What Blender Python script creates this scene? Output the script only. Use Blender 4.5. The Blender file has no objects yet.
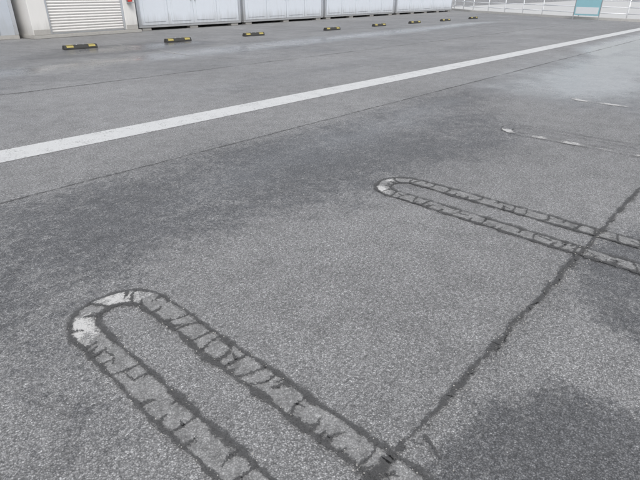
import bpy, bmesh, math, random
import numpy as np
from mathutils import Vector, Matrix
random.seed(7)
rng=np.random.RandomState(3)
sc=bpy.context.scene
sc.view_settings.view_transform='Standard'
sc.view_settings.look='None'
sc.view_settings.exposure=0

# ------------------------------------------------------------ node helpers
class NT:
    def __init__(s,mat):
        mat.use_nodes=True
        s.t=mat.node_tree; s.t.nodes.clear()
        s.out=s.t.nodes.new('ShaderNodeOutputMaterial')
    def n(s,typ,ins=None,**kw):
        x=s.t.nodes.new(typ)
        for k,v in kw.items(): setattr(x,k,v)
        if ins:
            for k,v in ins.items(): s.set(x.inputs[k],v)
        return x
    def set(s,inp,v):
        if isinstance(v,bpy.types.NodeSocket): s.t.links.new(v,inp)
        elif v is not None:
            try: inp.default_value=v
            except Exception:
                inp.default_value=(v,v,v,1) if not isinstance(v,(tuple,list)) else tuple(v)+(1,)
    def m(s,op,a,b=None,c=None,clamp=False):
        x=s.n('ShaderNodeMath',operation=op,use_clamp=clamp)
        s.set(x.inputs[0],a)
        if b is not None: s.set(x.inputs[1],b)
        if c is not None: s.set(x.inputs[2],c)
        return x.outputs[0]
    def sstep(s,v,a,b,lo=0.,hi=1.):
        x=s.n('ShaderNodeMapRange',interpolation_type='SMOOTHSTEP')
        s.set(x.inputs['Value'],v)
        x.inputs['From Min'].default_value=a; x.inputs['From Max'].default_value=b
        x.inputs['To Min'].default_value=lo; x.inputs['To Max'].default_value=hi
        return x.outputs['Result']
    def mix(s,f,a,b,mode='MIX'):
        x=s.n('ShaderNodeMix',data_type='RGBA',blend_type=mode)
        s.set(x.inputs[0],f); s.col(x.inputs[6],a); s.col(x.inputs[7],b)
        return x.outputs[2]
    def col(s,inp,v):
        if isinstance(v,bpy.types.NodeSocket): s.t.links.new(v,inp)
        elif isinstance(v,(int,float)): inp.default_value=(v,v,v,1)
        else: inp.default_value=tuple(v)[:3]+(1,)
    def noise(s,vec,scale,detail=3,rough=.6,dist=0.):
        x=s.n('ShaderNodeTexNoise',{'Scale':scale,'Detail':detail,'Roughness':rough,'Distortion':dist})
        s.t.links.new(vec,x.inputs['Vector']); return x.outputs['Fac']
    def vor(s,vec,scale,feat='F1'):
        x=s.n('ShaderNodeTexVoronoi',{'Scale':scale},feature=feat)
        s.t.links.new(vec,x.inputs['Vector']); return x
    def ramp(s,v,stops,interp='LINEAR'):
        x=s.n('ShaderNodeValToRGB'); s.t.links.new(v,x.inputs[0])
        r=x.color_ramp; r.interpolation=interp
        while len(r.elements)<len(stops): r.elements.new(.5)
        for e,(p,c) in zip(r.elements,stops):
            e.position=p; e.color=(c,c,c,1) if isinstance(c,(int,float)) else tuple(c)+(1,)
        return x.outputs[0]

def aggregate(N,vec):
    """grey value of worn, sun-bleached asphalt aggregate, plus a height"""
    v1=N.vor(vec,150.); v2=N.vor(vec,320.)
    sx=N.n('ShaderNodeSeparateColor'); N.t.links.new(v1.outputs['Color'],sx.inputs[0])
    sx2=N.n('ShaderNodeSeparateColor'); N.t.links.new(v2.outputs['Color'],sx2.inputs[0])
    c1=N.ramp(sx.outputs[0],[(0,.15),(.45,.255),(.8,.32),(.94,.44),(1,.68)])
    c2=N.ramp(sx2.outputs[1],[(0,.12),(.5,.24),(.9,.36),(1,.60)])
    c=N.mix(.5,c1,c2)
    edge=N.sstep(v1.outputs['Distance'],.30,.66)
    c=N.mix(N.m('MULTIPLY',edge,.62),c,.075)
    f=N.noise(vec,55,4,.75)
    c=N.mix(1.0,c,N.ramp(f,[(.30,.55),(.5,1.0),(.70,1.42)]),'MULTIPLY')
    h=N.m('SUBTRACT',1.0,v1.outputs['Distance'])
    h=N.m('ADD',h,N.m('MULTIPLY',sx.outputs[0],.5))
    return c,h

def principled(N,color,rough,bump=None,bstr=.4,bdist=.003,spec=.5,alpha=None,metal=0.):
    b=N.n('ShaderNodeBsdfPrincipled')
    N.col(b.inputs['Base Color'],color); N.set(b.inputs['Roughness'],rough)
    N.set(b.inputs['Specular IOR Level'],spec); N.set(b.inputs['Metallic'],metal)
    if bump is not None:
        bn=N.n('ShaderNodeBump',{'Distance':bdist}); N.set(bn.inputs['Strength'],bstr)
        N.t.links.new(bump,bn.inputs['Height']); N.t.links.new(bn.outputs[0],b.inputs['Normal'])
    if alpha is not None:
        tr=N.n('ShaderNodeBsdfTransparent'); mx=N.n('ShaderNodeMixShader')
        N.set(mx.inputs[0],alpha); N.t.links.new(tr.outputs[0],mx.inputs[1]); N.t.links.new(b.outputs[0],mx.inputs[2])
        N.t.links.new(mx.outputs[0],N.out.inputs[0])
    else: N.t.links.new(b.outputs[0],N.out.inputs[0])
    return b

def objvec(N): return N.n('ShaderNodeTexCoord').outputs['Object']

# ------------------------------------------------------------ ground material
def mat_ground():
    m=bpy.data.materials.new('damp_asphalt'); N=NT(m); v=objvec(N)
    c,h=aggregate(N,v)
    da=N.n('ShaderNodeAttribute',attribute_name='damp').outputs['Fac']
    po=N.n('ShaderNodeAttribute',attribute_name='pool').outputs['Fac']
    tone=N.n('ShaderNodeAttribute',attribute_name='tone').outputs['Fac']
    n1=N.noise(v,1.1,5,.65); n2=N.noise(v,8,4,.7); n3=N.noise(v,30,3,.7)
    x=N.m('ADD',da,N.m('MULTIPLY',N.m('SUBTRACT',n1,.5),.80))
    x=N.m('ADD',x,N.m('MULTIPLY',N.m('SUBTRACT',n2,.5),1.05))
    x=N.m('ADD',x,N.m('MULTIPLY',N.m('SUBTRACT',n3,.5),1.30))
    damp=N.sstep(x,.28,.82)
    big=N.noise(v,.40,3,.6)
    c=N.mix(1.,c,N.ramp(big,[(.3,.88),(.5,1.0),(.7,1.12)]),'MULTIPLY')
    mid=N.noise(v,4.5,4,.75)
    c=N.mix(1.,c,N.ramp(mid,[(.28,.80),(.5,1.0),(.75,1.16)]),'MULTIPLY')
    # scattered dark stains / ravelled spots, clustered along the damp fringe
    sp=N.sstep(N.m('ADD',N.noise(v,17,4,.7,.4),N.m('MULTIPLY',da,.10)),.64,.74)
    c=N.mix(N.m('MULTIPLY',sp,.42),c,.07)
    tn=N.n('ShaderNodeVectorMath',operation='SCALE'); N.t.links.new(c,tn.inputs[0]); N.t.links.new(tone,tn.inputs['Scale'])
    c=tn.outputs[0]
    wetc=N.mix(1.,c,(.50,.505,.52),'MULTIPLY')
    c=N.mix(damp,c,wetc)
    pl=N.m('ADD',po,N.m('MULTIPLY',N.m('SUBTRACT',N.noise(v,1.4,5,.65),.5),.9))
    pl=N.m('MULTIPLY',N.sstep(pl,.05,1.20),N.sstep(po,.0,.35))
    rough=N.m('SUBTRACT',.78,N.m('MULTIPLY',damp,.22))
    rough=N.m('MULTIPLY',rough,N.m('SUBTRACT',1.,N.m('MULTIPLY',pl,.74)))
    bs=N.m('MULTIPLY',.8,N.m('SUBTRACT',1.,N.m('MULTIPLY',pl,.95)))
    principled(N,c,rough,h,bs,.0035,.5)
    return m
M_ground=mat_ground()

def crack_mat(name,colr=.04,soft=.40,op=.9):
    m=bpy.data.materials.new(name); N=NT(m); v=objvec(N)
    a=N.n('ShaderNodeAttribute',attribute_name='cross').outputs['Fac']
    n=N.noise(v,130,3,.75); n2=N.noise(v,22,3,.6)
    x=N.m('ADD',N.m('ABSOLUTE',a),N.m('MULTIPLY',N.m('SUBTRACT',n,.5),2.8))
    x=N.m('ADD',x,N.m('MULTIPLY',N.m('SUBTRACT',n2,.5),1.8))
    al=N.sstep(x,soft,soft+.55,1.,0.)
    al=N.m('MULTIPLY',al,N.sstep(N.m('ABSOLUTE',a),.65,1.,1.,0.))
    c=N.mix(N.noise(v,150,2,.6),colr*.4,colr*2.6)
    principled(N,c,.9,N.noise(v,200,2),.8,.004,.25,alpha=N.m('MULTIPLY',al,op))
    return m
M_crack=crack_mat('crumbled_tar_crack',.055,.36,.80)
M_crack2=crack_mat('old_pavement_crack',.05,.30,.82)
M_seam=crack_mat('fine_joint',.06,.12,.70)

def mat_strip():
    m=bpy.data.materials.new('scoured_marking_strip'); N=NT(m); v=objvec(N)
    c,h=aggregate(N,v)
    c=N.mix(.30,c,(.28,.28,.278))
    c=N.mix(1.,c,(1.04,1.04,1.03),'MULTIPLY')
    p=N.noise(v,14,4,.7)
    c=N.mix(1.,c,N.ramp(p,[(.3,.66),(.5,1.0),(.72,1.25)]),'MULTIPLY')
    w=N.n('ShaderNodeAttribute',attribute_name='paint').outputs['Fac']
    wn=N.m('ADD',w,N.m('MULTIPLY',N.m('SUBTRACT',N.noise(v,26,4,.7),.5),2.0))
    wn=N.m('ADD',wn,N.m('MULTIPLY',N.m('SUBTRACT',N.noise(v,110,2,.7),.5),1.8))
    wf=N.m('MULTIPLY',N.sstep(wn,.40,1.15),N.sstep(w,.02,.30))
    c=N.mix(N.m('MULTIPLY',wf,.85),c,(.60,.595,.58))
    a=N.n('ShaderNodeAttribute',attribute_name='cross').outputs['Fac']
    x=N.m('ADD',N.m('ABSOLUTE',a),N.m('MULTIPLY',N.m('SUBTRACT',N.noise(v,60,3,.7),.5),.6))
    x2=N.m('ADD',N.noise(v,8,3,.6),N.m('MULTIPLY',N.n('ShaderNodeAttribute',attribute_name='fade').outputs['Fac'],-.5))
    sid=N.sstep(x,.74,1.0,1.,0.)
    al=N.m('MULTIPLY',sid,N.sstep(x2,.12,.36))
    al=N.m('MAXIMUM',N.m('MULTIPLY',al,.88),N.m('MULTIPLY',N.m('MULTIPLY',wf,sid),.75))
    principled(N,c,.8,h,.6,.003,.4,alpha=al)
    return m
M_strip=mat_strip()

def mat_white():
    m=bpy.data.materials.new('worn_white_road_paint'); N=NT(m); v=objvec(N)
    a=N.n('ShaderNodeAttribute',attribute_name='cross').outputs['Fac']
    n=N.noise(v,45,4,.7); n2=N.noise(v,6,4,.6); vv=N.vor(v,130.)
    x=N.m('ADD',N.m('ABSOLUTE',a),N.m('MULTIPLY',N.m('SUBTRACT',n,.5),.18))
    edge=N.sstep(x,.91,.99,1.,0.)
    hole=N.m('ADD',N.m('MULTIPLY',n,.6),N.m('MULTIPLY',n2,.5))
    wear=N.sstep(N.m('ADD',hole,N.m('MULTIPLY',vv.outputs['Distance'],.24)),.70,.90,1.,.25)
    c=N.mix(n2,(.46,.465,.46),(.60,.605,.60))
    c=N.mix(N.sstep(N.noise(v,150,2,.6),.55,.75),c,(.36,.36,.36))
    c=N.mix(N.m('MULTIPLY',N.sstep(N.noise(v,2.5,4,.7),.48,.75),.3),c,(.33,.33,.33))
    principled(N,c,.6,N.m('SUBTRACT',1.,vv.outputs['Distance']),.35,.003,.4,alpha=N.m('MULTIPLY',edge,wear))
    return m
M_white=mat_white()

def simple(name,col,rough=.5,nscale=8,var=.15,metal=0.,dirt=0.,dirtz=.3,spec=.5):
    m=bpy.data.materials.new(name); N=NT(m); v=objvec(N)
    n=N.noise(v,nscale,5,.65)
    lo=tuple(x*(1-var) for x in col); hi=tuple(min(1,x*(1+var)) for x in col)
    c=N.mix(n,lo,hi)
    if dirt>0:
        g=N.n('ShaderNodeNewGeometry').outputs['Position']
        sp=N.n('ShaderNodeSeparateXYZ'); N.t.links.new(g,sp.inputs[0])
        st=N.n('ShaderNodeMapping'); N.t.links.new(g,st.inputs[0]); st.inputs['Scale'].default_value=(7,7,.7)
        sn=N.noise(st.outputs[0],1.,4,.7)
        z=N.sstep(N.m('ADD',sp.outputs[2],N.m('MULTIPLY',N.m('SUBTRACT',sn,.5),-.8)),.05,dirtz+.5,1.,0.)
        c=N.mix(N.m('MULTIPLY',z,dirt),c,(.22,.21,.19))
        c=N.mix(N.m('MULTIPLY',N.sstep(sn,.55,.8),dirt*.5),c,(.36,.36,.34))
    principled(N,c,rough,n,.1,.002,spec,metal=metal)
    return m
M_panel=simple('white_container_panel',(.59,.625,.67),.45,5,.04,dirt=.45,dirtz=.15)
M_panel2=simple('white_shed_panel',(.66,.65,.63),.5,5,.04,dirt=.35,dirtz=.1)
M_frame=simple('container_frame_paint',(.38,.40,.43),.5,6,.1,dirt=.5)
M_greybox=simple('greyblue_wall',(.42,.455,.50),.55,5,.08,dirt=.3)
M_conc=simple('weathered_concrete',(.34,.33,.31),.85,12,.2)
M_shut=simple('shutter_steel_paint',(.66,.65,.63),.4,8,.04,dirt=.15)
M_red=simple('red_enamel',(.45,.03,.02),.4,8,.1)
M_rub=simple('black_rubber',(.035,.035,.033),.75,30,.3)
M_yel=simple('faded_yellow_reflector',(.36,.30,.09),.5,40,.35)
M_pipe=simple('white_painted_pipe',(.72,.73,.74),.4,10,.05)
M_teal=simple('teal_sign_face',(.30,.55,.60),.4,4,.06)
M_signw=simple('sign_white',(.75,.77,.78),.4,4,.04)
M_farroad=simple('pale_concrete_road',(.44,.44,.43),.7,1.5,.12)
M_kerb=simple('kerb_concrete',(.42,.41,.39),.85,9,.2)
M_steel=simple('galvanised_steel',(.40,.41,.42),.4,12,.12,metal=.6)

# ------------------------------------------------------------ mesh helpers
def link(o,parent=None):
    sc.collection.objects.link(o)
    if parent: o.parent=parent
    return o
def mesh_obj(name,vs,fs,mats,parent=None,attrs=None,smooth=False,fmat=None):
    me=bpy.data.meshes.new(name); me.from_pydata([tuple(map(float,v)) for v in vs],[],fs); me.update()
    for mm in (mats if isinstance(mats,list) else [mats]): me.materials.append(mm)
    if attrs:
        for k,a in attrs.items():
            at=me.attributes.new(k,'FLOAT','POINT'); at.data.foreach_set('value',np.asarray(a,dtype=np.float32))
    if fmat is not None: me.polygons.foreach_set('material_index',fmat)
    if smooth: me.polygons.foreach_set('use_smooth',[True]*len(me.polygons))
    return link(bpy.data.objects.new(name,me),parent)
def empty(name,loc=(0,0,0),rz=0.):
    e=bpy.data.objects.new(name,None); e.location=loc; e.rotation_euler=(0,0,rz); e.empty_display_size=.2
    return link(e)
def box(name,a,b,mat,parent=None,bev=.0):
    bm=bmesh.new(); bmesh.ops.create_cube(bm,size=1)
    s=[b[i]-a[i] for i in range(3)]; c=[(b[i]+a[i])/2 for i in range(3)]
    for v in bm.verts: v.co=Vector([v.co[i]*s[i]+c[i] for i in range(3)])
    if bev: bmesh.ops.bevel(bm,geom=bm.edges[:],offset=bev,segments=2,affect='EDGES')
    me=bpy.data.meshes.new(name); bm.to_mesh(me); bm.free(); me.materials.append(mat)
    return link(bpy.data.objects.new(name,me),parent)
def boxes(name,lst,mat,parent=None,bev=0.):
    bm=bmesh.new()
    for a,b in lst:
        r=bmesh.ops.create_cube(bm,size=1)['verts']
        s=[b[i]-a[i] for i in range(3)]; c=[(b[i]+a[i])/2 for i in range(3)]
        for v in r: v.co=Vector([v.co[i]*s[i]+c[i] for i in range(3)])
        if bev:
            es=list({e for v in r for e in v.link_edges}); bmesh.ops.bevel(bm,geom=es,offset=bev,segments=1,affect='EDGES')
    me=bpy.data.meshes.new(name); bm.to_mesh(me); bm.free(); me.materials.append(mat)
    return link(bpy.data.objects.new(name,me),parent)
def tube(bm,p,q,r,seg=10):
    p=Vector(p);q=Vector(q);d=q-p
    M=Matrix.Translation((p+q)/2)@d.to_track_quat('Z','Y').to_matrix().to_4x4()
    bmesh.ops.create_cone(bm,cap_ends=True,segments=seg,radius1=r,radius2=r,depth=d.length,matrix=M)
def bm_obj(name,bm,mat,parent=None,smooth=False):
    me=bpy.data.meshes.new(name); bm.to_mesh(me); bm.free(); me.materials.append(mat)
    if smooth: me.polygons.foreach_set('use_smooth',[True]*len(me.polygons))
    return link(bpy.data.objects.new(name,me),parent)

# ------------------------------------------------------------ ground sheet
def steps(a,b,fine,far,growth=1.25):
    l=list(np.arange(a,b+1e-6,fine)); s=fine
    while l[-1]<far: s*=growth; l.append(l[-1]+s)
    return l
xs=steps(-2,13,.1,14); xs=xs[:-1]+steps(xs[-1],46,.3,400,1.35)
neg=[]; s=.1; x=-2
while x>-400: s*=1.3; x-=s; neg.append(x)
xs=np.array(neg[::-1]+xs)
ys=steps(-2.5,6,.1,6.2); ys=ys[:-1]+steps(ys[-1],24,.22,400,1.35)
neg=[]; s=.1; y=-2.5
while y>-400: s*=1.3; y-=s; neg.append(y)
ys=np.array(neg[::-1]+ys)
GX,GY=np.meshgrid(xs,ys); PX=GX.ravel(); PY=GY.ravel()
def sdf(poly):
    P=np.array(poly,float); n=len(P); d=np.full(PX.shape,1e9); ins=np.zeros(PX.shape,bool)
    for i in range(n):
        a=P[i];b=P[(i+1)%n]; e=b-a
        t=np.clip(((PX-a[0])*e[0]+(PY-a[1])*e[1])/(e@e+1e-12),0,1)
        d=np.minimum(d,np.hypot(PX-a[0]-t*e[0],PY-a[1]-t*e[1]))
        c=((a[1]>PY)!=(b[1]>PY)); 
        with np.errstate(divide='ignore',invalid='ignore'):
            xi=(b[0]-a[0])*(PY-a[1])/(b[1]-a[1]+1e-15)+a[0]
        ins^=(c&(PX<xi))
    return np.where(ins,d,-d)
def soft(poly,w): 
    t=np.clip(sdf(poly)/w*.5+.5,0,1); return t*t*(3-2*t)
damp=np.full(PX.shape,.12)
def put(poly,val,w): 
    global damp
    k=soft(poly,w); damp=damp*(1-k)+val*k
# travelled lane between the seam and the stall heads
put([(-40,4.04),(9.5,4.04),(7.6,3.3),(6.5,2.6),(5.6,1.9),(5.0,1.7),(4.3,1.75),(3.64,2.0),(2.96,2.12),(2.24,2.2),(1.75,2.4),(1.37,2.45),(.99,2.32),(.7,2.36),(.5,2.2),(.30,1.95),(-.1,1.75),(-3,1.6),(-40,1.6)],.62,.50)
put([(-40,3.4),(1.5,3.6),(4.,3.5),(5,2.6),(3.6,2.4),(1.4,2.85),(.4,2.55),(-3,2.1),(-40,2.0)],.72,.6)
put([(-40,1.7),(.15,1.75),(.35,1.3),(.3,.6),(-.5,-.5),(-40,-1)],.40,.3)
put([(.40,2.2),(.62,2.36),(1.0,2.4),(1.0,2.3),(.58,2.2),(.56,1.9),(.54,1.3),(.30,1.4),(.3,1.9)],.56,.15)
put([(.9,.60),(1.04,.48),(1.29,.52),(1.42,.47),(1.55,.52),(1.62,.38),(1.78,.36),(1.86,.2),(1.9,0),(2.3,-.6),(1.8,-1.5),(0.2,-1),(.4,.3)],.80,.12)
put([(3.05,.66),(3.54,.55),(4.2,.1),(4,-1),(2.6,-.8),(2.25,.02),(2.38,.32),(2.72,.55)],.74,.15)
put([(2.2,2.25),(2.9,2.2),(3.0,1.95),(2.3,2.0)],.46,.2)
put([(1.5,.62),(2.9,.66),(2.9,.50),(1.6,.48)],.40,.10)
put([(6.0,1.0),(7.2,1.2),(9,1.6),(12,2.2),(17,3.2),(25,4.9),(60,4.9),(60,-3),(20,-3),(8,-2),(5.6,.2)],.45,.5)
put([(7.5,3.9),(8.0,3.0),(7.3,2.0),(7.8,1.3),(11,1.2),(16,2),(25,3),(60,4.5),(30,4.9),(12,4.0)],.46,.6)
# far side
put([(-20,8.7),(60,8.7),(60,17.5),(-20,17.5)],.40,.5)
put([(4.2,12.6),(7,12.3),(9.8,13.0),(9.4,14.4),(5.5,14.3)],.80,.6)
put([(-2,10.0),(3,10.3),(7,10.8),(10,10.2),(16,11.0),(26,11.5),(24,12.8),(14,12.4),(8,12.0),(2,11.3),(-3,11)],.55,.7)
put([(5,6.2),(9,6.6),(14,6.4),(20,6.7),(14,7.4),(8,7.5),(4,7)],.42,.5)
pool=np.zeros(PX.shape)
def pput(poly,val,w):
    global pool
    pool=np.maximum(pool,soft(poly,w)*val)
pput([(-20,5.6),(60,5.6),(60,17.6),(-20,17.6)],.40,.8)
pput([(8.4,3.8),(8.0,2.6),(8.0,1.6),(9.5,1.1),(12,1.4),(18,2.6),(24,3.9),(16,4.15),(11,4.05)],1.35,2.0)
pput([(13,3.2),(18,3.2),(30,4.2),(30,4.8),(16,4.7)],1.4,.8)
pput([(1.5,3.0),(3.5,2.9),(5.5,3.0),(7.5,3.5),(6,3.8),(3,3.7)],.65,.6)
pput([(0,10.0),(8,10.4),(18,11.0),(28,12),(26,13),(14,12.5),(6,12),(1,11.4)],1.1,1.2)
pput([(4.5,12.8),(7,12.4),(9.8,13.2),(9.2,14.2),(5.8,14.2)],.9,.7)
tone=np.ones(PX.shape)
tone=np.where(PY>4.06,1.08,tone)
gv=np.stack([PX,PY,np.zeros_like(PX)],1)
nx,ny=len(xs),len(ys)
fs=[(j*nx+i,j*nx+i+1,(j+1)*nx+i+1,(j+1)*nx+i) for j in range(ny-1) for i in range(nx-1)]
mesh_obj('ground',gv,fs,M_ground,attrs={'damp':damp,'pool':pool,'tone':tone})

# ------------------------------------------------------------ ribbons
def ribbon(pts,widths,V,F,A,z,closed=False,ncross=1):
    pts=[Vector((p[0],p[1])) for p in pts]; n=len(pts); base=len(V)
    for i,p in enumerate(pts):
        a=pts[max(i-1,0)]; b=pts[min(i+1,n-1)]; t=(b-a); 
        t=t.normalized() if t.length>1e-9 else Vector((1,0)); nn=Vector((-t.y,t.x)); w=widths[i]/2
        for s in (-1,0,1):
            q=p+nn*w*s; V.append((q.x,q.y,z)); A.append(float(s))
    for i in range(n-1):
        for k in (0,1):
            a=base+i*3+k; F.append((a,a+1,a+4,a+3))
def wiggle(p,q,step,amp,rough=.5):
    p=np.array(p,float);q=np.array(q,float); L=np.hypot(*(q-p)); n=max(2,int(L/step)); d=(q-p)/L; nn=np.array([-d[1],d[0]])
    off=np.convolve(rng.normal(size=n+3),np.ones(3)/3,'valid')[:n+1]*amp+np.convolve(rng.normal(size=n+9),np.ones(9)/9,'valid')[:n+1]*amp*2
    return [tuple(p+d*L*i/n+nn*off[i]) for i in range(n+1)]

# white edge line
V,F,A=[],[],[]
pts=[(x,5.315+.004*math.sin(x*1.3)) for x in np.arange(-30,33,.25)]
ribbon(pts,[.445]*len(pts),V,F,A,.004)
mesh_obj('white_lane_line',V,F,M_white,attrs={'cross':A})

def seam(name,p,q,w,amp,mat,z,step=.03,wv=.35,extra=None):
    V,F,A=[],[],[]
    pts=wiggle(p,q,step,amp)
    ws=w*(1+wv*np.convolve(rng.normal(size=len(pts)+8),np.ones(9)/3,'valid')); ws=np.clip(ws,w*.3,w*2.2)
    ribbon(pts,list(ws),V,F,A,z)
    if extra:
        for (a,b,ww) in extra:
            pp=wiggle(a,b,.012,.004); ribbon(pp,list(np.linspace(ww,ww*.3,len(pp))),V,F,A,z)
    return mesh_obj(name,V,F,mat,attrs={'cross':A})
seam('pavement_joint',(-12,4.06),(33,4.06),.044,.004,M_seam,.005,.04)
seam('pavement_joint',(-12,8.62),(33,8.62),.06,.01,M_seam,.005,.1)
ex=[]
for i in range(60):
    x=rng.uniform(-.5,9); a=(x,.575+rng.normal()*.004); an=rng.uniform(0,6.28); L=rng.uniform(.02,.06)
    ex.append((a,(x+math.cos(an)*L,.575+math.sin(an)*L),.016))
ex.append(((1.20,.56),(1.15,.46),.03))
seam('pavement_crack',(-6,.60),(33,.56),.042,.006,M_crack2,.012,.018,.45,ex)

# ------------------------------------------------------------ stall markings
def stall(cx,ytip,yend,fadek=0.,paint_spots=(),crack_w=.020,dens=1.,cracks=2):
    W=.48; w=.128; ro=W/2; ri=ro-w; rc=(ro+ri)/2; yc=ytip-ro
    root=empty('stall_marking',(0,0,0))
    def path(r,step=.012):
        L=yc-yend; out=[]
        n=int(L/step)
        for i in range(n): out.append((cx-r,yend+L*i/n,-1))
        m=max(6,int(math.pi*r/step))
        for i in range(m+1):
            a=math.pi-math.pi*i/m; out.append((cx+r*math.cos(a),yc+r*math.sin(a),0))
        for i in range(1,n+1): out.append((cx+r,yc-L*i/n,1))
        return out
    P=path(rc,.02); V,F,A=[],[],[]
    ribbon([(p[0],p[1]) for p in P],[w]*len(P),V,F,A,.006)
    pa=[]; fd=[]
    for v in V:
        k=0
        for (sx,sy,sr,st) in paint_spots: k=max(k,st*max(0,1-math.hypot(v[0]-sx,v[1]-sy)/sr))
        pa.append(k); fd.append(fadek+(.25 if v[1]<.55 else 0))
    mesh_obj('scoured_strip',V,F,M_strip,root,{'cross':A,'paint':pa,'fade':fd})
    if not cracks: return root
    V,F,A=[],[],[]
    for r in (ro,ri):
        P=path(r); n=len(P)
        j=np.convolve(rng.normal(size=n+4),np.ones(5)/5,'valid')*.006+np.convolve(rng.normal(size=n+24),np.ones(25)/25,'valid')*.012
        j2=np.convolve(rng.normal(size=n+4),np.ones(5)/5,'valid')*.006
        wd=crack_w*(1.75+.8*np.convolve(rng.normal(size=n+6),np.ones(7)/3,'valid')); wd=np.clip(wd,crack_w*.7,crack_w*2.9)
        ribbon([(p[0]+j[i],p[1]+j2[i]) for i,p in enumerate(P)],list(wd),V,F,A,.010)
    if cracks==1:
        mesh_obj('edge_cracks',V,F,M_seam,root,{'cross':A}); return root
    P=path(rc,.01); i=3
    def nrm(i):
        a=P[max(i-1,0)];b=P[min(i+1,len(P)-1)]; t=np.array([b[0]-a[0],b[1]-a[1]]); t/=np.hypot(*t)+1e-9; return t,np.array([-t[1],t[0]])
    def curve(p,c,q,w0,w1):
        n=max(4,int((np.hypot(*(q-p)))/.006)); off=rng.normal(size=(n+1,2))*.0022
        pp=[tuple((1-s)**2*p+2*s*(1-s)*c+s*s*q+off[k]) for k,s in enumerate(np.linspace(0,1,n+1))]
        ribbon(pp,list(np.linspace(w0,w1,len(pp))*(1+.4*rng.normal(size=len(pp))).clip(.45,1.8)),V,F,A,.0095)
    while i<len(P)-3:
        t,nn=nrm(i); c=np.array(P[i][:2]); cw=rng.uniform(.016,.030)
        s=rng.choice([-1,1]); 
        a=c+nn*s*w/2+t*rng.uniform(-.02,.02); b=c-nn*s*w/2+t*rng.uniform(-.045,.045)
        ctl=c+t*rng.uniform(-.05,.05)+nn*rng.uniform(-.02,.02)
        kind=rng.rand()
        if kind<.6: curve(a,ctl,b,cw*1.2,cw*.7)
        else:
            e=a+(b-a)*rng.uniform(.35,.7); curve(a,ctl*.5+(a+e)*.25,e,cw*1.6,cw*.35)
        if rng.rand()<.35:
            a2=c+nn*s*w/2+t*rng.uniform(.02,.06); e=a2-nn*s*rng.uniform(.02,.06)+t*rng.uniform(-.03,.03)
            curve(a2,(a2+e)/2+t*rng.uniform(-.01,.01),e,cw*1.5,cw*.3)
        if rng.rand()<.3:
            e=ctl+t*rng.choice([-1,1])*rng.uniform(.03,.06)+nn*rng.uniform(-.03,.03); curve((a+b+2*ctl)/4,(ctl+e)/2,e,cw*.8,cw*.3)
        i+=int(rng.uniform(7,14)/dens)
    mesh_obj('edge_cracks',V,F,M_crack,root,{'cross':A})
    return root
stall(.815,2.285,-2.4,0.,[(.59,2.13,.19,1.9),(.63,2.22,.10,1.1),(.66,2.0,.10,.6),(.90,2.24,.19,1.35),(.62,1.85,.12,.4),(.98,2.15,.12,.8)],.022)
stall(3.28,2.26,-2.4,.08,[(3.08,2.17,.15,2.0),(3.36,2.23,.12,1.2),(3.05,2.0,.2,.35)],.022)
stall(5.80,2.30,-2.4,1.3,[(5.62,2.22,.18,2.3),(5.98,2.25,.10,.9),(5.60,1.80,.18,1.3),(5.6,1.45,.24,1.4),(5.6,1.12,.14,1.0),(5.6,.8,.16,1.0)],.012,.8,1)
stall(8.32,2.32,-2.4,1.4,[(8.14,2.15,.3,1.5),(8.14,1.7,.4,1.3),(8.14,1.2,.3,1.1)],.012,.7,0)

# faded bay lines on the far side
for i,x in enumerate([7.5,10.5,14.2,17.9,21.1,24.2,27.3]):
    V,F,A=[],[],[]
    pts=[(x-.25,y) for y in np.arange(10.6,14.9,.2)]
    ribbon(pts,[.13]*len(pts),V,F,A,.006)
    mesh_obj('faded_bay_line',V,F,M_strip,None,{'cross':A,'paint':[.45+.35*math.sin(v[1]*2.3+i) for v in V],'fade':[.8]*len(V)})
# loose gravel
bm=bmesh.new()
for i in range(520):
    k=rng.rand()
    if k<.5: x=rng.uniform(.3,3.5); y=.57+rng.normal()*.05
    elif k<.8: x=.815+rng.choice([-1,1])*rng.choice([.24,.11])+rng.normal()*.02; y=rng.uniform(.3,2.2)
    else: x=rng.uniform(0,6); y=rng.uniform(-.2,4)
    r=rng.uniform(.0012,.0035)
    res=bmesh.ops.create_icosphere(bm,subdivisions=1,radius=r,matrix=Matrix.Translation((x,y,.012 if k<.8 else r*.6)))
    for v in res['verts']: v.co+=Vector(rng.normal(size=3)*r*.25)
bm_obj('gravel',bm,M_conc)

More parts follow.
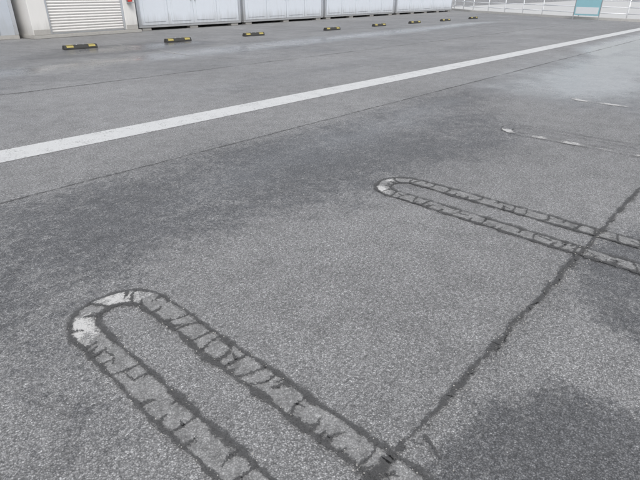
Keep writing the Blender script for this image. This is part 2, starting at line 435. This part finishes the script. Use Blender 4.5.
# ------------------------------------------------------------ wheel stops
def wheel_stop(x,y):
    L=.88; root=empty('wheel_stop',(x,y,0),rng.uniform(-.03,.03))
    prof=[(-.085,0),(-.085,.035),(-.05,.105),(.05,.105),(.085,.035),(.085,0)]
    bm=bmesh.new(); 
    a=[bm.verts.new((-L/2,p[0],p[1])) for p in prof]; b=[bm.verts.new((L/2,p[0],p[1])) for p in prof]
    n=len(prof)
    for i in range(n): bm.faces.new((a[i],a[(i+1)%n],b[(i+1)%n],b[i]))
    bm.faces.new(a[::-1]); bm.faces.new(b)
    bmesh.ops.recalc_face_normals(bm,faces=bm.faces[:])
    bmesh.ops.bevel(bm,geom=bm.edges[:],offset=.008,segments=2,affect='EDGES')
    bm_obj('rubber_body',bm,M_rub,root)
    bm=bmesh.new()
    for (x0,x1) in ((-.38,-.20),(.20,.38)):
        for side in (-1,1):
            y0,z0,y1,z1=side*.0815,.047,side*.056,.097
            nn=Vector((0,side*.894,.447))*.004
            vs=[Vector((x0,y0,z0))+nn,Vector((x1,y0,z0))+nn,Vector((x1,y1,z1))+nn,Vector((x0,y1,z1))+nn]
            bm.faces.new([bm.verts.new(v) for v in vs])
        vs=[(x0,-.044,.109),(x1,-.044,.109),(x1,.044,.109),(x0,.044,.109)]
        bm.faces.new([bm.verts.new(v) for v in vs])
    bm_obj('yellow_reflectors',bm,M_yel,root)
    bm=bmesh.new()
    for bx in (-.09,.09): bmesh.ops.create_cone(bm,cap_ends=True,segments=12,radius1=.018,radius2=.014,depth=.012,matrix=Matrix.Translation((bx,0,.110)))
    bm_obj('anchor_bolts',bm,M_steel,root)
for x,y in [(6.05,14.12),(9.02,14.05),(12.1,14.1),(16.2,14.05),(19.6,14.2),(22.7,14.3),(25.7,14.3),(29.2,14.45),(2.9,14.1),(-.2,14.1)]:
    wheel_stop(x,y)

# ------------------------------------------------------------ containers
def container(p0,p1,H=2.6,depth=2.4,npan=4,kind=0):
    p0=Vector(p0);p1=Vector(p1); d=p1-p0; L=d.length; an=math.atan2(d.y,d.x)
    r=empty('storage_container',(p0.x,p0.y,0),an)
    zb=.10
    box('body',(.02,.03,zb+.08),(L-.02,depth,H-.06),M_panel,r)
    boxes('frame',[((0,0,zb),(L,.10,zb+.075)),((0,depth-.08,zb),(L,depth+.02,zb+.075)),((0,.0,H-.10),(L,.10,H)),
        ((0,-.004,zb+.077),(.11,.105,H-.102)),((L-.11,-.004,zb+.077),(L,.105,H-.102)),
        ((-.004,.12,zb),(.08,depth-.1,zb+.075)),((L-.08,.12,zb),(L+.004,depth-.1,zb+.075))],M_frame,r,.006)
    box('roof',(.0,.105,H-.055),(L,depth+.02,H+.01),M_frame,r,.01)
    n=npan; x0=.125; x1=L-.125; pw=(x1-x0)/n
    lst=[]
    for i in range(n):
        a=x0+i*pw+.018; b=x0+(i+1)*pw-.018
        lst.append(((a,.0,zb+.085),(b,.028,H-.11)))
    boxes('front_panels',lst,M_panel,r,.008)
    ribs=[]
    for i in range(n):
        a=x0+i*pw
        ribs.append(((a+pw*.12,-.016,zb+.2),(a+pw*.88,-.002,1.22)))
        ribs.append(((a+pw*.12,-.016,1.32),(a+pw*.88,-.002,H-.2)))
    boxes('pressed_fields',ribs,M_panel,r,.010)
    boxes('side_ribs',[((-.012,yy-.03,zb+.14),(.018,yy+.03,H-.12)) for yy in np.arange(.35,depth-.2,.3)]+
                      [((L-.018,yy-.03,zb+.14),(L+.012,yy+.03,H-.12)) for yy in np.arange(.35,depth-.2,.3)],M_panel,r,.004)
    boxes('support_blocks',[((xx-.2,.04,0),(xx+.2,.30,zb-.002)) for xx in np.linspace(.35,L-.35,max(3,int(L/1.6)))]+
                           [((xx-.2,depth-.3,0),(xx+.2,depth-.05,zb-.002)) for xx in np.linspace(.35,L-.35,3)],M_conc,r,.01)
    bm=bmesh.new(); xm=x0+pw*(n//2)
    for s in (-.10,.10):
        tube(bm,(xm+s,-.035,1.0),(xm+s,-.035,H-.14),.011)
        for z in (1.05,H-.2):
            tube(bm,(xm+s,-.035,z),(xm+s,.0,z),.018,8)
    bm_obj('lock_bars',bm,M_steel,r)
    return r
container((10.30,18.55),(15.48,18.85),npan=4)
container((15.72,18.95),(21.65,19.45),npan=4)
container((21.95,19.55),(29.35,20.15),npan=5)
container((29.7,20.2),(38.1,20.75),npan=5)

# shutter shed
def shed():
    r=empty('shutter_shed',(6.25,17.75,0),.12)
    L=3.85; D=4.0; H=2.9
    box('foundation',(-.06,-.12,0),(L+.06,D+.05,.10),M_conc,r,.015)
    box('walls',(.02,.20,.10),(L-.02,D,H),M_panel2,r)
    boxes('front_pillars',[((0,0,.102),(.56,.196,H-.3)),((L-.50,0,.102),(L,.196,H-.3))],M_panel2,r,.01)
    boxes('pillar_trim',[((.56,.02,.102),(.62,.196,H-.3)),((L-.56,.02,.102),(L-.50,.196,H-.3))],M_frame,r,.004)
    boxes('base_boards',[((.02,-.015,.104),(.54,-.002,.26)),((L-.48,-.015,.104),(L-.02,-.002,.26))],M_conc,r,.003)
    box('lintel',(0,0,H-.298),(L,.196,H),M_panel2,r,.01)
    box('roof',(-.15,-.2,H+.002),(L+.15,D+.15,H+.12),M_frame,r,.02)
    V=[];F=[];x0,x1=.622,L-.562; z=.14; pitch=.085; rows=[]
    while z<H-.32:
        for f,yy in ((0,.10),(.12,.085),(.5,.068),(.88,.085),(.97,.10),(.99,.118)):
            rows.append((z+f*pitch,yy))
        z+=pitch
    for (zz,yy) in rows: V+= [(x0,yy,zz),(x1,yy,zz)]
    for i in range(len(rows)-1): F.append((2*i,2*i+1,2*i+3,2*i+2))
    mesh_obj('shutter_slats',V,F,M_shut,r)
    box('shutter_bottom_bar',(x0,.06,.103),(x1,.13,.139),M_steel,r,.004)
    bm=bmesh.new(); tube(bm,(L-.25,-.09,1.02),(L-.25,-.09,1.45),.075,16); tube(bm,(L-.25,-.09,1.45),(L-.25,-.09,1.55),.03,10)
    bm_obj('fire_extinguisher',bm,M_red,r,False)
    boxes('extinguisher_bracket',[((L-.34,-.012,.97),(L-.16,-.003,1.5)),((L-.34,-.17,.97),(L-.16,-.013,1.0))],M_steel,r)
shed()
def greybox():
    r=empty('grey_storage_building',(0,0,0),0)
    x0,x1,y0,y1,H=-1.2,5.95,18.15,22,2.8
    box('plinth',(x0,y0-.04,0),(x1,y1,.12),M_conc,r,.01)
    box('walls',(x0+.03,y0,.122),(x1-.03,y1-.03,H),M_greybox,r)
    boxes('wall_ribs',[((x-.03,y0-.025,.16),(x+.03,y0-.002,H-.1)) for x in np.arange(x0+.3,x1-.2,.9)],M_greybox,r,.004)
    boxes('corner_trim',[((x1-.10,y0-.035,.122),(x1,y0+.1,H)),((x0,y0-.035,.122),(x0+.1,y0+.1,H))],M_frame,r,.004)
    box('roof',(x0-.1,y0-.15,H+.002),(x1+.05,y1+.1,H+.1),M_frame,r,.01)
greybox()

# ------------------------------------------------------------ far edge: kerb, road, fence, sign
FP=[(43.5,26.5),(41.2,22.2),(38.6,19.2),(37.0,16.0),(35.4,12.8),(34.2,10.2),(33.7,7.5),(33.3,4.5),(33.0,0),(32.8,-8)]
def resamp(P,step):
    out=[Vector(P[0])]; 
    for a,b in zip(P[:-1],P[1:]):
        a=Vector(a);b=Vector(b);n=max(1,int(round((b-a).length/step)))
        for i in range(1,n+1): out.append(a.lerp(b,i/n))
    return out
R_=resamp(FP,2.0)
V=[];F=[]
for i,p in enumerate(R_):
    a=R_[max(0,i-1)];b=R_[min(len(R_)-1,i+1)];t=(b-a).normalized(); nn=Vector((-t.y,t.x))
    if nn.x>0: nn=-nn
    for (o,z) in ((.22,0),(.20,.13),(.04,.14),(.03,0)): q=p+nn*o; V.append((q.x,q.y,z))
for i in range(len(R_)-1):
    for k in range(3): a=i*4+k; F.append((a,a+1,a+5,a+4))
mesh_obj('kerb',V,F,M_kerb)
V=[];F=[]
for i,p in enumerate(R_):
    V.append((p.x+.05,p.y,.004)); V.append((p.x+70,p.y+6,.004))
for i in range(len(R_)-1): F.append((2*i,2*i+1,2*i+3,2*i+2))
mesh_obj('far_road',V,F,M_farroad)
fr=empty('pipe_fence')
bm=bmesh.new()
for p in R_:
    tube(bm,(p.x,p.y,0),(p.x,p.y,1.08),.034,10)
    bmesh.ops.create_uvsphere(bm,u_segments=10,v_segments=6,radius=.036,matrix=Matrix.Translation((p.x,p.y,1.08)))
bm_obj('posts',bm,M_pipe,fr,True)
bm=bmesh.new()
for a,b in zip(R_[:-1],R_[1:]):
    for z in (1.0,.68,.36): tube(bm,(a.x,a.y,z),(b.x,b.y,z),.026,8)
bm_obj('rails',bm,M_pipe,fr,True)
sg=empty('sign_board',(33.55,9.6,0),math.radians(-104))
box('face',(-.75,-.02,.22),(.75,.02,1.22),M_teal,sg,.004)
box('white_band',(-.68,.022,.30),(.68,.026,.66),M_signw,sg)
box('white_band_back',(-.68,-.026,.30),(.68,-.022,.66),M_signw,sg)
bm=bmesh.new()
for x in (-.78,.78): tube(bm,(x,0,0),(x,0,1.3),.025)
bm_obj('legs',bm,M_steel,sg)

# ------------------------------------------------------------ light
w=bpy.data.worlds.new('World'); sc.world=w; w.use_nodes=True
nt=w.node_tree; nt.nodes.clear()
sky=nt.nodes.new('ShaderNodeTexSky'); sky.sky_type='NISHITA'; sky.sun_disc=False
EL=math.radians(52); ROT=math.radians(215)
sky.sun_elevation=EL; sky.sun_rotation=ROT; sky.air_density=1.0; sky.dust_density=3.
hs=nt.nodes.new('ShaderNodeHueSaturation'); hs.inputs['Saturation'].default_value=.32; hs.inputs['Value'].default_value=1.45
bg=nt.nodes.new('ShaderNodeBackground'); bg.inputs['Strength'].default_value=.15
wo=nt.nodes.new('ShaderNodeOutputWorld')
nt.links.new(sky.outputs[0],hs.inputs['Color']); nt.links.new(hs.outputs[0],bg.inputs[0]); nt.links.new(bg.outputs[0],wo.inputs[0])
sl=bpy.data.lights.new('overcast_sun','SUN'); sl.energy=1.35; sl.angle=math.radians(25); sl.color=(1,.98,.95)
so=bpy.data.objects.new('overcast_sun',sl); link(so)
dirv=Vector((math.sin(ROT)*math.cos(EL),math.cos(ROT)*math.cos(EL),math.sin(EL)))
so.rotation_euler=dirv.to_track_quat('Z','Y').to_euler(); so.location=dirv*30

# ------------------------------------------------------------ camera
f,pitch,roll,yaw=489.98,.47242,.008,.73391
fw=Vector((math.cos(yaw)*math.cos(pitch),math.sin(yaw)*math.cos(pitch),-math.sin(pitch)))
r0=Vector((math.sin(yaw),-math.cos(yaw),0)); u0=r0.cross(fw)
r=r0*math.cos(roll)+u0*math.sin(roll); u=r.cross(fw)
cam=bpy.data.cameras.new('camera'); co=bpy.data.objects.new('camera',cam); link(co)
Mx=Matrix((( r.x,u.x,-fw.x,0),(r.y,u.y,-fw.y,0),(r.z,u.z,-fw.z,1.45),(0,0,0,1)))
co.matrix_world=Mx
cam.sensor_width=36; cam.lens=f/640*36; cam.clip_start=.05; cam.clip_end=2000
sc.camera=co
